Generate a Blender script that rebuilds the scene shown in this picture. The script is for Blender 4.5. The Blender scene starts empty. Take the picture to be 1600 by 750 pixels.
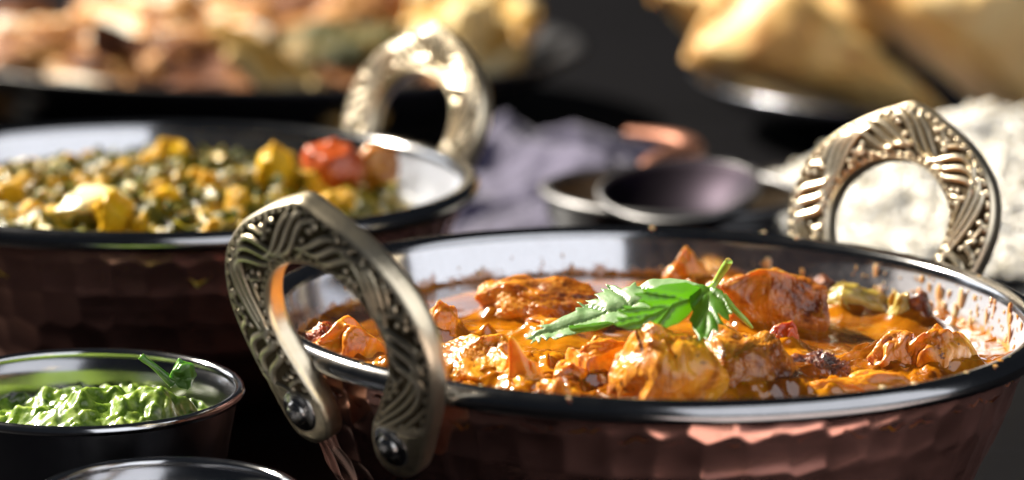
import bpy, bmesh, math, random
import numpy as np
from mathutils import Vector, Matrix
from mathutils.geometry import delaunay_2d_cdt
PI = math.pi; R_ = math.radians
SC = bpy.context.scene; COL = SC.collection

# ------------------------------------------------------------------ camera, world, lamps, exposure
PITCH, ROLL = 0.20325281, 0.01689229
CAM = np.array([-0.02889173, -0.56809341, 0.18562743])
fw = np.array([0, math.cos(PITCH), -math.sin(PITCH)]); rt0 = np.array([1., 0, 0]); up0 = np.cross(rt0, fw)
rt = math.cos(ROLL)*rt0 + math.sin(ROLL)*up0; up = -math.sin(ROLL)*rt0 + math.cos(ROLL)*up0
FPX = 4444.4
def ray(px, py):
    d = fw*FPX + rt*(px-800) + up*(375-py); return d
def at_z(px, py, z):
    d = ray(px, py); return CAM + d*((z-CAM[2])/d[2])
def at_y(px, py, y):
    d = ray(px, py); return CAM + d*((y-CAM[1])/d[1])
def scale_at(P): return FPX/float((np.asarray(P)-CAM) @ fw)      # photo pixels per metre there

cd = bpy.data.cameras.new('camera'); cam = bpy.data.objects.new('camera', cd); COL.objects.link(cam)
M = Matrix.Identity(4)
for i in range(3):
    M[i][0] = rt[i]; M[i][1] = up[i]; M[i][2] = -fw[i]; M[i][3] = CAM[i]
cam.matrix_world = M
cd.lens = 100; cd.sensor_width = 36; cd.clip_start = 0.02; cd.clip_end = 60
cd.dof.use_dof = True; cd.dof.focus_distance = 0.568; cd.dof.aperture_fstop = 10.0; cd.dof.aperture_blades = 0
SC.camera = cam

w = bpy.data.worlds.new('World'); SC.world = w; w.use_nodes = True
w.node_tree.nodes['Background'].inputs['Color'].default_value = (0.55, 0.62, 0.75, 1)
w.node_tree.nodes['Background'].inputs['Strength'].default_value = 0.03

def area(name, loc, target, sx, sy, power, color, shape='RECTANGLE'):
    l = bpy.data.lights.new(name, 'AREA'); l.shape = shape; l.size = sx; l.size_y = sy; l.energy = power; l.color = color
    o = bpy.data.objects.new(name, l); COL.objects.link(o); o.location = loc
    o.rotation_euler = (Vector(target)-Vector(loc)).to_track_quat('-Z', 'Y').to_euler(); return o
# hard key from the back left, big white scrim at the front right
area('key_lamp', (-1.75, 1.35, 1.75), (0, 0.1, 0.04), 0.20, 0.20, 330, (1.0, 0.91, 0.77), 'DISK')
area('scrim_lamp', (0.56, -0.50, 0.60), (0.0, 0.05, 0.50), 1.30, 1.06, 6.4, (0.95, 0.96, 1.0))
area('window_lamp', (-1.10, 1.12, 0.50), (0.05, 0.05, 0.05), 0.75, 0.42, 3.4, (0.93, 0.96, 1.0))
SC.view_settings.view_transform = 'Standard'; SC.view_settings.look = 'None'
SC.view_settings.exposure = 0.0; SC.view_settings.gamma = 1.0
SC.render.engine = 'CYCLES'; SC.cycles.use_denoising = True
SC.cycles.max_bounces = 8; SC.cycles.caustics_reflective = False; SC.cycles.caustics_refractive = False
SC.cycles.sample_clamp_indirect = 6.0

# ------------------------------------------------------------------ noise in numpy
def _h(ix, iy, iz, s):
    n = (ix.astype(np.int64)*374761393 + iy.astype(np.int64)*668265263 + iz.astype(np.int64)*2147483647 + int(s)*974634777) & 0xffffffff
    n = ((n ^ (n >> 13))*1274126177) & 0xffffffff
    n = (n ^ (n >> 16))*2246822519 & 0xffffffff
    return ((n ^ (n >> 15)) & 0xffffff)/float(0xffffff)*2-1
def noise(P, s=0):
    P = np.asarray(P, float)
    if P.shape[-1] == 2: P = np.concatenate([P, np.zeros(P.shape[:-1]+(1,))], -1)
    i = np.floor(P).astype(np.int64); f = P-i; f = f*f*f*(f*(f*6-15)+10)
    out = 0
    for a in (0, 1):
        wa = f[..., 0] if a else 1-f[..., 0]
        for b in (0, 1):
            wb = f[..., 1] if b else 1-f[..., 1]
            for c in (0, 1):
                wc = f[..., 2] if c else 1-f[..., 2]
                out = out + wa*wb*wc*_h(i[..., 0]+a, i[..., 1]+b, i[..., 2]+c, s)
    return out
def fbm(P, o=4, s=0, g=.5):
    a = 1; t = 0; P = np.asarray(P, float)
    for k in range(o): t = t + a*noise(P*2**k + 13.7*k, s+k); a *= g
    return t
def ridge(P, o=3, s=0):
    a = 1; t = 0; P = np.asarray(P, float)
    for k in range(o): t = t + a*(1-2*np.sqrt(noise(P*2**k+7.1*k, s+k)**2+.006)); a *= .5
    return t/1.75
def vor(P, s=0):
    P = np.asarray(P, float); i = np.floor(P).astype(np.int64); best = np.full(P.shape[:-1], 9.)
    for a in (-1, 0, 1):
        for b in (-1, 0, 1):
            for c in (-1, 0, 1):
                jx, jy, jz = i[..., 0]+a, i[..., 1]+b, i[..., 2]+c
                q = np.stack([jx+.5+.42*_h(jx, jy, jz, s), jy+.5+.42*_h(jx, jy, jz, s+11), jz+.5+.42*_h(jx, jy, jz, s+23)], -1)
                best = np.minimum(best, ((P-q)**2).sum(-1))
    return np.sqrt(best)
def sstep(a, b, x):
    t = np.clip((x-a)/(b-a), 0, 1); return t*t*(3-2*t)

# ------------------------------------------------------------------ object helpers
def mesh(name, V, F, smooth=True):
    V = np.asarray(V, np.float32); m = bpy.data.meshes.new(name)
    if isinstance(F, np.ndarray):
        k = F.shape[1]; m.vertices.add(len(V)); m.vertices.foreach_set('co', V.ravel())
        m.loops.add(F.size); m.loops.foreach_set('vertex_index', F.ravel().astype(np.int32))
        m.polygons.add(len(F)); m.polygons.foreach_set('loop_start', np.arange(0, F.size, k, dtype=np.int32))
        m.update(calc_edges=True)
    else:
        m.from_pydata(V.tolist(), [], [list(f) for f in F]); m.update()
    m.polygons.foreach_set('use_smooth', np.full(len(m.polygons), smooth)); m.update()
    return m
def link(name, me, mat=None, parent=None, loc=(0, 0, 0), rot=(0, 0, 0), **kw):
    o = bpy.data.objects.new(name, me); COL.objects.link(o); o.location = loc; o.rotation_euler = rot
    if me is not None and mat is not None and len(me.materials) == 0: me.materials.append(mat)
    if parent: o.parent = parent
    for k, v in kw.items(): o[k] = v
    return o
def thing(name, label, cat, loc=(0, 0, 0), rz=0, group=None):
    o = link(name, None, loc=loc, rot=(0, 0, rz), label=label, category=cat)
    if group: o['group'] = group
    return o
def tag(o, label, cat, group=None, kind=None):
    o['label'] = label; o['category'] = cat
    if group: o['group'] = group
    if kind: o['kind'] = kind
    return o
def grid_faces(nu, nv, cu=False, cv=False):
    iu = np.arange(nu if cu else nu-1); iv = np.arange(nv if cv else nv-1)
    a, b = np.meshgrid(iu, iv, indexing='ij'); a2 = (a+1) % nu; b2 = (b+1) % nv
    return np.stack([a*nv+b, a2*nv+b, a2*nv+b2, a*nv+b2], -1).reshape(-1, 4)
def lathe(prof, n=256, fn=None):
    """prof: (r, z) list; closed surface of revolution as a grid"""
    pr = np.array(prof, float); t = np.linspace(0, 2*PI, n, endpoint=False)
    r = pr[None, :, 0]+0*t[:, None]; z = pr[None, :, 1]+0*t[:, None]; T = t[:, None]+0*r
    if fn: r, z = fn(r, z, T)
    V = np.stack([r*np.cos(T), r*np.sin(T), z], -1).reshape(-1, 3)
    return V, grid_faces(n, len(prof), True, False)
def spline(pts, n):
    """Catmull-Rom through pts, n samples by arc length"""
    P = np.array(pts, float); P = np.vstack([2*P[0]-P[1], P, 2*P[-1]-P[-2]]); out = []
    for i in range(1, len(P)-2):
        t = np.linspace(0, 1, 24, endpoint=False)[:, None]; a, b, c, d = P[i-1], P[i], P[i+1], P[i+2]
        out.append(.5*((2*b)+(-a+c)*t+(2*a-5*b+4*c-d)*t*t+(-a+3*b-3*c+d)*t**3))
    out = np.vstack(out+[P[-2][None]]); L = np.concatenate([[0], np.cumsum(np.linalg.norm(np.diff(out, axis=0), axis=1))])
    u = np.linspace(0, L[-1], n); return np.stack([np.interp(u, L, out[:, k]) for k in range(P.shape[1])], -1)
def tube(pts, rad, n=12, ns=60, flat=1.0):
    C = spline(pts, ns); rr = np.interp(np.linspace(0, 1, ns), np.linspace(0, 1, len(rad)), rad)
    T = np.gradient(C, axis=0); T /= np.linalg.norm(T, axis=1)[:, None]
    ref = np.array([0.05, .1, 1.]); S = np.cross(T, ref); S /= np.linalg.norm(S, axis=1)[:, None]; U = np.cross(S, T)
    a = np.linspace(0, 2*PI, n, endpoint=False)
    V = C[:, None]+rr[:, None, None]*(S[:, None]*np.cos(a)[None, :, None]+U[:, None]*flat*np.sin(a)[None, :, None])
    V = V.reshape(-1, 3); F = grid_faces(ns, n, False, True).tolist()
    F += [list(range(n))[::-1], list(range((ns-1)*n, ns*n))]
    return V, F
_ico = {}
def ico(sub):
    if sub not in _ico:
        bm = bmesh.new(); bmesh.ops.create_icosphere(bm, subdivisions=sub, radius=1)
        _ico[sub] = (np.array([v.co[:] for v in bm.verts]), np.array([[v.index for v in f.verts] for f in bm.faces])); bm.free()
    return _ico[sub]

# ------------------------------------------------------------------ materials
def mat(name):
    m = bpy.data.materials.new(name); m.use_nodes = True; nt = m.node_tree
    return m, nt, nt.nodes['Principled BSDF']
def N(nt, t, **kw):
    n = nt.nodes.new(t)
    for k, v in kw.items():
        if k in n.inputs.keys(): n.inputs[k].default_value = v
        else: setattr(n, k, v)
    return n
def ramp(nt, fac, stops):
    n = nt.nodes.new('ShaderNodeValToRGB'); e = n.color_ramp.elements
    while len(e) > 1: e.remove(e[-1])
    e[0].position = stops[0][0]; e[0].color = tuple(stops[0][1])+(1,)
    for p, c in stops[1:]: x = e.new(p); x.color = tuple(c)+(1,)
    nt.links.new(fac, n.inputs['Fac']); return n.outputs['Color']
def coords(nt): return nt.nodes.new('ShaderNodeTexCoord').outputs['Object']
def nz(nt, co, scale, detail=4, rough=.5, dist=0., seed=0):
    n = N(nt, 'ShaderNodeTexNoise', Scale=scale, Detail=detail, Roughness=rough, Distortion=dist)
    if seed:
        mp = N(nt, 'ShaderNodeMapping'); mp.inputs['Location'].default_value = (seed, seed*.7, -seed); nt.links.new(co, mp.inputs['Vector']); co = mp.outputs['Vector']
    nt.links.new(co, n.inputs['Vector']); return n.outputs['Fac']
def mixc(nt, fac, a, b, mode='MIX'):
    n = N(nt, 'ShaderNodeMix', data_type='RGBA', blend_type=mode)
    for k, s in ((0, fac), (6, a), (7, b)):
        if hasattr(s, 'links'): nt.links.new(s, n.inputs[k])
        elif k == 0: n.inputs[k].default_value = s
        else: n.inputs[k].default_value = tuple(s)+(1,)
    return n.outputs[2]
def bump(nt, h, strength, dist, prev=None):
    b = N(nt, 'ShaderNodeBump', Strength=strength, Distance=dist); nt.links.new(h, b.inputs['Height'])
    if prev: nt.links.new(prev, b.inputs['Normal'])
    return b.outputs['Normal']
def mathn(nt, op, a, b=0.):
    n = N(nt, 'ShaderNodeMath', operation=op)
    for k, s in ((0, a), (1, b)):
        if hasattr(s, 'links'): nt.links.new(s, n.inputs[k])
        else: n.inputs[k].default_value = s
    return n.outputs[0]
def setc(nt, p, s, sock='Base Color'):
    if hasattr(s, 'links'): nt.links.new(s, p.inputs[sock])
    else: p.inputs[sock].default_value = tuple(s)+(1,)

def metal(name, c1, c2, rough, rvar=.06, scale=60, bmp=0.02):
    m, nt, p = mat(name); co = coords(nt); n1 = nz(nt, co, scale, 6, .6)
    setc(nt, p, ramp(nt, n1, [(.3, c1), (.7, c2)])); p.inputs['Metallic'].default_value = 1
    n2 = nz(nt, co, scale*4, 5, .65)
    mr = N(nt, 'ShaderNodeMapRange'); mr.inputs['To Min'].default_value = max(.02, rough-rvar); mr.inputs['To Max'].default_value = rough+rvar
    nt.links.new(n2, mr.inputs['Value']); nt.links.new(mr.outputs[0], p.inputs['Roughness'])
    if bmp: nt.links.new(bump(nt, n2, bmp, .001), p.inputs['Normal'])
    return m
M_copper = metal('hammered_copper', (.62, .30, .23), (.78, .42, .33), .13, .05, 90, .03)
def two_lobe(m, col, metallic, rough, fac):
    nt = m.node_tree; p = nt.nodes['Principled BSDF']; q = N(nt, 'ShaderNodeBsdfPrincipled'); q.inputs['Base Color'].default_value = tuple(col)+(1,); q.inputs['Metallic'].default_value = metallic; q.inputs['Roughness'].default_value = rough
    f = ramp(nt, nz(nt, coords(nt), 120, 6, .65), [(.35, (fac*.6,)*3), (.65, (fac*1.4,)*3)])
    mx = N(nt, 'ShaderNodeMixShader'); nt.links.new(f, mx.inputs[0]); nt.links.new(p.outputs[0], mx.inputs[1]); nt.links.new(q.outputs[0], mx.inputs[2]); nt.links.new(mx.outputs[0], nt.nodes['Material Output'].inputs['Surface'])
two_lobe(M_copper, (.84, .42, .36), .7, .42, .15)
M_copper2 = metal('dull_copper', (.55, .26, .18), (.74, .38, .28), .30, .06, 90, .03)
M_steel = metal('polished_steel', (.56, .57, .60), (.66, .67, .69), .12, .05, 70, .015)
M_rim = metal('rim_steel', (.34, .345, .36), (.42, .425, .44), .15, .05, 70, .02)
M_darksteel = metal('dark_steel', (.20, .21, .24), (.26, .27, .30), .24, .06, 60, .02)
M_rivet = metal('rivet_steel', (.50, .49, .47), (.62, .60, .58), .2, .06, 300, .05)

def lining_mat(film=1.):
    m, nt, p = mat('scuffed_lining_steel'); co = coords(nt); setc(nt, p, (.60, .61, .64)); p.inputs['Metallic'].default_value = 1; p.inputs['Roughness'].default_value = .11
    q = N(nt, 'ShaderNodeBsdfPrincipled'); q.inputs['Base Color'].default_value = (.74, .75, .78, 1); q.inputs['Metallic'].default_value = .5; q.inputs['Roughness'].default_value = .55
    f = ramp(nt, nz(nt, co, 170, 6, .7), [(.35, (.02,)*3), (.65, (.12,)*3)])
    # pale oily film; paints the bright light on the right wall into the lining
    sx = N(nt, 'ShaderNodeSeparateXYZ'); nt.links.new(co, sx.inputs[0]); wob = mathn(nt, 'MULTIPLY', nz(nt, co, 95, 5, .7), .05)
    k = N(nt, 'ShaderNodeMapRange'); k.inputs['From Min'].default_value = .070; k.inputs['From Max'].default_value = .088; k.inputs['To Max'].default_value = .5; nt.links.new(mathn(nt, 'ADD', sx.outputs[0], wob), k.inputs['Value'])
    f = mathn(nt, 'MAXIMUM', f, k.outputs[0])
    zz = mathn(nt, 'ADD', sx.outputs[2], mathn(nt, 'MULTIPLY', nz(nt, co, 240, 5, .7), -.0095))
    kz = N(nt, 'ShaderNodeMapRange'); kz.inputs['From Min'].default_value = .0430; kz.inputs['From Max'].default_value = .0415; kz.inputs['To Max'].default_value = film; nt.links.new(zz, kz.inputs['Value'])
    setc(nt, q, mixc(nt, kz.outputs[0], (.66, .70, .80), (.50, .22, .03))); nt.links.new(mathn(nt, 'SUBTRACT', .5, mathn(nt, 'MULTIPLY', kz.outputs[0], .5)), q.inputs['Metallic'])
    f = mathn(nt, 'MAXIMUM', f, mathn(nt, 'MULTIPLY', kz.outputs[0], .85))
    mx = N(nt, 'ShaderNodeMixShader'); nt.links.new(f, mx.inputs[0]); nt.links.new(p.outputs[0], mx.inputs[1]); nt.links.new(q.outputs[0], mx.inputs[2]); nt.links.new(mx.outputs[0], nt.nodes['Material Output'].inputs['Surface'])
    return m
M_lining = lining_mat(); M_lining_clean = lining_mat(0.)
def brass_mat():
    m, nt, p = mat('antique_brass'); co = coords(nt)
    at = N(nt, 'ShaderNodeAttribute', attribute_name='relief')
    n = nz(nt, co, 350, 4, .6)
    f = mathn(nt, 'ADD', at.outputs['Fac'], mathn(nt, 'MULTIPLY', mathn(nt, 'SUBTRACT', n, .5), .5))
    setc(nt, p, ramp(nt, f, [(.05, (.10, .075, .045)), (.32, (.36, .29, .19)), (.6, (.82, .71, .50)), (1, (.92, .83, .66))]))
    p.inputs['Metallic'].default_value = 1
    nt.links.new(ramp(nt, f, [(0, (.55,)*3), (.5, (.37,)*3), (1, (.28,)*3)]), p.inputs['Roughness'])
    nt.links.new(bump(nt, nz(nt, co, 900, 3, .6), .12, .0006), p.inputs['Normal'])
    return m
M_brass = brass_mat()

def food(name, stops, scale, rough=.35, coat=.55, sss=.3, sssr=(1, .45, .1), ssc=.0025, bscale=520, bstr=.32, bdist=.0005, spots=None, spot_thr=.68, seed=0, detail=5, coatr=.12, spec=.5, fiber=0.):
    m, nt, p = mat(name); co = coords(nt)
    n1 = nz(nt, co, scale, detail, .6, .6, seed); c = ramp(nt, n1, stops)
    if fiber:
        mp = N(nt, 'ShaderNodeMapping'); mp.inputs['Scale'].default_value = (1, .35, .22); mp.inputs['Rotation'].default_value = (.5, .4, seed); nt.links.new(co, mp.inputs['Vector'])
        at = N(nt, 'ShaderNodeAttribute', attribute_name='meat'); c = mixc(nt, mathn(nt, 'MULTIPLY', at.outputs['Fac'], .38), c, (.74, .32, .04))
        ff = nz(nt, mp.outputs[0], 900, 4, .6, .2); k = N(nt, 'ShaderNodeMapRange'); k.inputs['From Min'].default_value = .52; k.inputs['From Max'].default_value = .68; k.inputs['To Max'].default_value = fiber; nt.links.new(ff, k.inputs['Value'])
        c = mixc(nt, k.outputs[0], c, (.84, .46, .09))
    if spots:
        n3 = nz(nt, co, scale*2.3, 4, .6, .3, seed+5)
        f = N(nt, 'ShaderNodeMapRange'); f.inputs['From Min'].default_value = spot_thr; f.inputs['From Max'].default_value = spot_thr+.07; nt.links.new(n3, f.inputs['Value'])
        c = mixc(nt, f.outputs[0], c, spots)
    setc(nt, p, c)
    p.inputs['Specular IOR Level'].default_value = spec; p.inputs['Roughness'].default_value = rough; p.inputs['Coat Weight'].default_value = coat; p.inputs['Coat Roughness'].default_value = coatr
    p.inputs['Subsurface Weight'].default_value = sss; p.inputs['Subsurface Radius'].default_value = sssr; p.inputs['Subsurface Scale'].default_value = ssc
    b = bump(nt, nz(nt, co, bscale, 5, .6, .4, seed), bstr, bdist)
    b = bump(nt, nz(nt, co, bscale*.3, 3, .5, .4, seed+3), bstr*.9, bdist*3, b)
    nt.links.new(b, p.inputs['Normal']); nt.links.new(b, p.inputs['Coat Normal'])
    return m
ORG = [(.32, (.12, .020, .002)), (.43, (.42, .125, .003)), (.53, (.72, .285, .006)), (.63, (.84, .42, .020)), (.78, (.82, .48, .12))]
M_ch = food('chicken_orange', ORG, 110, fiber=.3, spots=(.07, .012, .004), spot_thr=.60, seed=1)
M_ch_red = food('chicken_red_brown', [(.3, (.16, .025, .006)), (.5, (.38, .08, .012)), (.7, (.62, .22, .05))], 140, spots=(.04, .01, .004), spot_thr=.6, seed=4)
M_ch_yel = food('chicken_golden', [(.32, (.34, .075, .003)), (.48, (.74, .25, .006)), (.64, (.86, .42, .03))], 100, spots=(.25, .05, .01), spot_thr=.68, seed=7, fiber=.2)
M_ch_dark = food('charred_chicken', [(.35, (.035, .01, .006)), (.5, (.15, .03, .01)), (.62, (.5, .17, .03)), (.8, (.7, .4, .2))], 190, rough=.3, bstr=.7, bdist=.0012, sss=.15, seed=9)
M_ch_brn = food('chicken_brown', [(.32, (.10, .018, .002)), (.48, (.34, .095, .003)), (.60, (.58, .22, .010)), (.78, (.76, .40, .09))], 120, spots=(.12, .025, .01), spot_thr=.64, seed=12, fiber=.3)
M_tom = food('tomato_red', [(.3, (.32, .03, .002)), (.6, (.55, .10, .004)), (.8, (.78, .26, .03))], 150, ssc=.003, seed=2)
M_veg = food('green_pepper_bits', [(.3, (.12, .09, .015)), (.5, (.38, .28, .04)), (.7, (.6, .5, .15))], 140, seed=3)

def sauce_mat():
    m, nt, p = mat('curry_sauce_glossy'); co = coords(nt)
    n1 = nz(nt, co, 38, 5, .6, 1.2); n2 = nz(nt, co, 420, 4, .6)
    c = ramp(nt, n1, [(.3, (.10, .022, .001)), (.46, (.25, .076, .002)), (.58, (.48, .175, .004)), (.75, (.66, .29, .010))])
    f = N(nt, 'ShaderNodeMapRange'); f.inputs['From Min'].default_value = .66; f.inputs['From Max'].default_value = .72; nt.links.new(n2, f.inputs['Value'])
    c = mixc(nt, f.outputs[0], c, (.10, .02, .004))
    setc(nt, p, c); p.inputs['Roughness'].default_value = .16; p.inputs['Coat Weight'].default_value = .9; p.inputs['Coat Roughness'].default_value = .04
    p.inputs['Subsurface Weight'].default_value = .3; p.inputs['Subsurface Radius'].default_value = (1, .35, .08); p.inputs['Subsurface Scale'].default_value = .003
    nt.links.new(bump(nt, nz(nt, co, 260, 4, .55, .5), .12, .0006), p.inputs['Normal'])
    return m
M_sauce = sauce_mat()

# ------------------------------------------------------------------ table
def table():
    m, nt, p = mat('dark_stained_table'); co = coords(nt)
    mp = N(nt, 'ShaderNodeMapping'); mp.inputs['Scale'].default_value = (1, 9, 1); nt.links.new(co, mp.inputs['Vector'])
    n = nz(nt, mp.outputs[0], 14, 8, .65, .5)
    setc(nt, p, ramp(nt, n, [(.3, (.002, .002, .0026)), (.7, (.0042, .0041, .0052))]))
    p.inputs['Roughness'].default_value = .55; p.inputs['Specular IOR Level'].default_value = .06
    nt.links.new(bump(nt, n, .12, .002), p.inputs['Normal'])
    k = 24; V = []; x0, x1, y0, y1 = -1.6, 1.6, -.9, 2.4
    F = []; nb = 11; wdt = (y1-y0)/nb
    # boards lying side by side, each with eased edges
    prof = [(0.0006, -.03), (0.0006, -.0012), (.0018, 0), (wdt-.0018, 0), (wdt-.0006, -.0012), (wdt-.0006, -.03)]
    t = link('table', None); t['kind'] = 'structure'
    Vb = np.array([(x, a, b) for x in (x0, x1) for a, b in prof]); Fb = [[i, i+1, i+7, i+6] for i in range(5)]+[[5, 0, 6, 11], [5, 4, 3, 2, 1, 0], [6, 7, 8, 9, 10, 11]]
    me = mesh('board', Vb, Fb, False)
    for i in range(nb): link('board', me, m, t, (0, y0+i*wdt, 0))
table()

# ------------------------------------------------------------------ the copper bowls
H = .056
def body_r(dz):      # outer radius at a depth below the rim
    return np.interp(dz, [0, .003, .010, .020, .033, .044, .0505, .0545, .056], [.0777, .0772, .0754, .0721, .0664, .0577, .0480, .038, .034])
def handle_mesh():
    """horseshoe handle with a braided relief, plane s (sideways) / t (up), millimetres"""
    outer = [(-12.5, -7.2), (-18.5, -5.0), (-23.5, 3), (-28.2, 13), (-30, 22), (-27.8, 31), (-21, 38.5), (-11.5, 44.0), (-4, 47.0), (0, 48.2)]
    inner = [(-12.5, -7.2), (-7.6, -4.5), (-7.4, 1.5), (-12.0, 8.5), (-16.6, 16), (-17.4, 22.5), (-14.6, 28.5), (-8.8, 32.8), (-3.4, 34.3), (0, 34.6)]
    nu = 700
    def full(h):
        h = np.array(h); m = h[:-1][::-1]*[-1, 1]; a = spline(np.vstack([h, m]), 3001); return a
    O, I = full(outer), full(inner)
    # match by common parameter, denser towards the feet
    w_ = np.linspace(0, 1, nu); k = (w_ + .0*w_)
    e = .5-.5*np.cos(PI*w_); k = .75*w_+.25*e
    k[1:-1] = k[1:-1]; idx = k*3000
    def samp(A): return np.stack([np.interp(idx, np.arange(3001), A[:, j]) for j in (0, 1)], -1)
    O, I = samp(O), samp(I); Cn = (O+I)/2
    L = np.concatenate([[0], np.cumsum(np.linalg.norm(np.diff(Cn, axis=0), axis=1))]); Ltot = L[-1]
    halfw = np.linalg.norm(O-I, axis=1)/2
    nf = 84; v = np.linspace(-1, 1, nf)      # front face
    Lg, vg = np.meshgrid(L, v, indexing='ij'); wg = halfw[:, None]+0*vg; y = vg*wg   # mm across
    rel = np.zeros_like(Lg)
    rng = np.random.default_rng(5)
    def capsule_path(pts, r, h):
        nonlocal rel
        pts = np.array(pts); m = (Lg > pts[:, 0].min()-3) & (Lg < pts[:, 0].max()+3)
        a, b = Lg[m], vg[m]*6.6; d = np.full(a.shape, 9.)
        for p, q in zip(pts[:-1], pts[1:]):
            px, py = p[0], p[1]*6.6; qx, qy = q[0], q[1]*6.6; dx, dy = qx-px, qy-py
            t = np.clip(((a-px)*dx+(b-py)*dy)/(dx*dx+dy*dy+1e-9), 0, 1); d = np.minimum(d, np.hypot(a-px-t*dx, b-py-t*dy))
        rel[m] = np.maximum(rel[m], h*np.sqrt(np.clip(1-(d/r)**2, 0, 1)))
    cell = 9.3; x = 13.5; kcell = 0
    mid = Ltot/2
    def S(L0, L1, v0, v1, bend):
        t = np.linspace(0, 1, 9); LL = L0+(L1-L0)*t; vv = v0+(v1-v0)*(t*t*(3-2*t))+bend*np.sin(PI*t)
        return np.stack([LL, vv], -1)
    kk = 0
    ncell = int(round((Ltot-27)/12.0)); cell = (Ltot-27)/ncell
    for kk in range(ncell):
        flip = 1 if (kk % 2 == 0) ^ (kk >= ncell/2) else -1
        for j in range(3):
            o = j*3.1-3.2
            capsule_path(S(x+o, x+o+12.2, -.66*flip, (.60-.10*j)*flip, .16*flip), .66, 1.0)
        capsule_path(S(x-.6, x+3.8, .30*flip, .70*flip, -.05), .5, .85)
        capsule_path(S(x+9.4, x+12.6, -.66*flip, -.34*flip, .05), .5, .85)
        for (a, b) in ((.3, .15), (-.2, .52), (8.6, -.55), (10.2, -.30)):
            capsule_path([(x+a, b*flip), (x+a+.05, b*flip)], .58+.12*rng.random(), 1.1)
        x += cell
    x = 12
    # rope of beads along the inner and outer edge
    while x < Ltot-12:
        capsule_path([(x, -.80), (x+.7, -.80)], .5, .8); capsule_path([(x+.8, .80), (x+1.5, .80)], .5, .8); x += 2.35
    band = sstep(.86, .90, np.abs(vg)); rel = np.maximum(rel*(1-band), band*.75)
    foot = np.minimum(Lg, Ltot-Lg); fm = sstep(13.2, 11.0, foot); ringr = np.exp(-((foot-12.6)/.7)**2)
    rel = rel*(1-fm)+fm*(.55+.06*noise(np.stack([Lg*.8, y*.8], -1), 3)); rel = np.maximum(rel, .85*ringr*(np.abs(vg) < .9))
    # front face height: gently domed, dropping at the edges
    dome = 1.9*(1-np.abs(vg)**3.0)*np.clip(wg/5, 0, 1)
    z_f = 1.5+dome*.55+.80*rel - .5*sstep(.93, 1, np.abs(vg))
    bow = 0
    zf = z_f*np.clip(wg/1.2, .25, 1)
    P = Cn[:, None, :]+(O-I)[:, None, :]*(vg[..., None]/2)
    front = np.stack([P[..., 0], P[..., 1], zf], -1)
    # side and back
    sid = [(1.0, .4), (1.0, -.6), (.985, -1.5), (.90, -1.9), (.5, -2.0), (0, -2.05), (-.5, -2.0), (-.9, -1.9), (-.985, -1.5), (-1.0, -.6), (-1.0, .4)]
    back = np.stack([np.concatenate([Cn+(O-I)*(a/2), np.full((nu, 1), b)*np.clip(halfw/1.2, .25, 1)[:, None]], -1) for a, b in sid], 1)
    G = np.concatenate([front, back], 1); nv = G.shape[1]
    # a slight bow so that the feet follow the round wall and the crown leans
    s, t, n = G[..., 0], G[..., 1], G[..., 2]
    V = np.stack([s*.91, n, t], -1).reshape(-1, 3)*.001
    F = grid_faces(nu, nv, False, True)
    F = np.vstack([F, ]) 
    me = mesh('handle', V, F)
    at = me.attributes.new('relief', 'FLOAT', 'POINT')
    rr = np.concatenate([rel, np.full((nu, len(sid)), .62)], 1)
    at.data.foreach_set('value', rr.ravel().astype(np.float32))
    return me
ME_handle = handle_mesh()
# local handle axes: x = sideways (s), y = outward normal of the relief face, z = up (t)

def rivet_mesh():
    pr = [(0, 1.75), (1.0, 1.62), (1.9, 1.15), (2.35, .45), (2.42, 0), (3.9, 0), (4.3, -.25), (4.35, -.7), (4.35, -6.5)]
    V, F = lathe([(r*.001, z*.001) for r, z in pr], 40); return mesh('rivet', V, F)
ME_rivet = rivet_mesh()

def hammered(r, z, T):
    """staggered rows of round dents"""
    dz = H-z; rows = 5.6; row_h = .0078; out = r.copy()
    s = dz/row_h; best = np.zeros(r.shape)
    for k in (-1, 0, 1):
        rowi = np.floor(s)+k; nper = np.maximum(20, np.round(2*PI*body_r(np.clip((rowi+.5)*row_h, 0, .056))/.0083))
        ph = T/(2*PI)*nper+.5*(rowi % 2)
        for j in (-1, 0, 1):
            ci = np.floor(ph)+j; cim = np.mod(ci, nper)
            jx = .13*_h(cim.astype(np.int64), rowi.astype(np.int64), (rowi*0).astype(np.int64), 3); jy = .13*_h(cim.astype(np.int64), rowi.astype(np.int64), (rowi*0).astype(np.int64), 5)
            dx = (ph-ci-.5-jx); dy = (s-rowi-.5-jy); best = best+np.exp(-24*(dx*dx+dy*dy))
    d2 = -np.log(best+1e-9)/24; dent = .00062*np.clip(1-d2/.40, -.2, 1)
    wob = .00018*noise(np.stack([np.cos(T)*4, np.sin(T)*4, z*70], -1), 8)
    amt = sstep(.002, .007, dz)*sstep(.056, .050, dz)
    return r-(dent+wob)*amt, z
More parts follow.
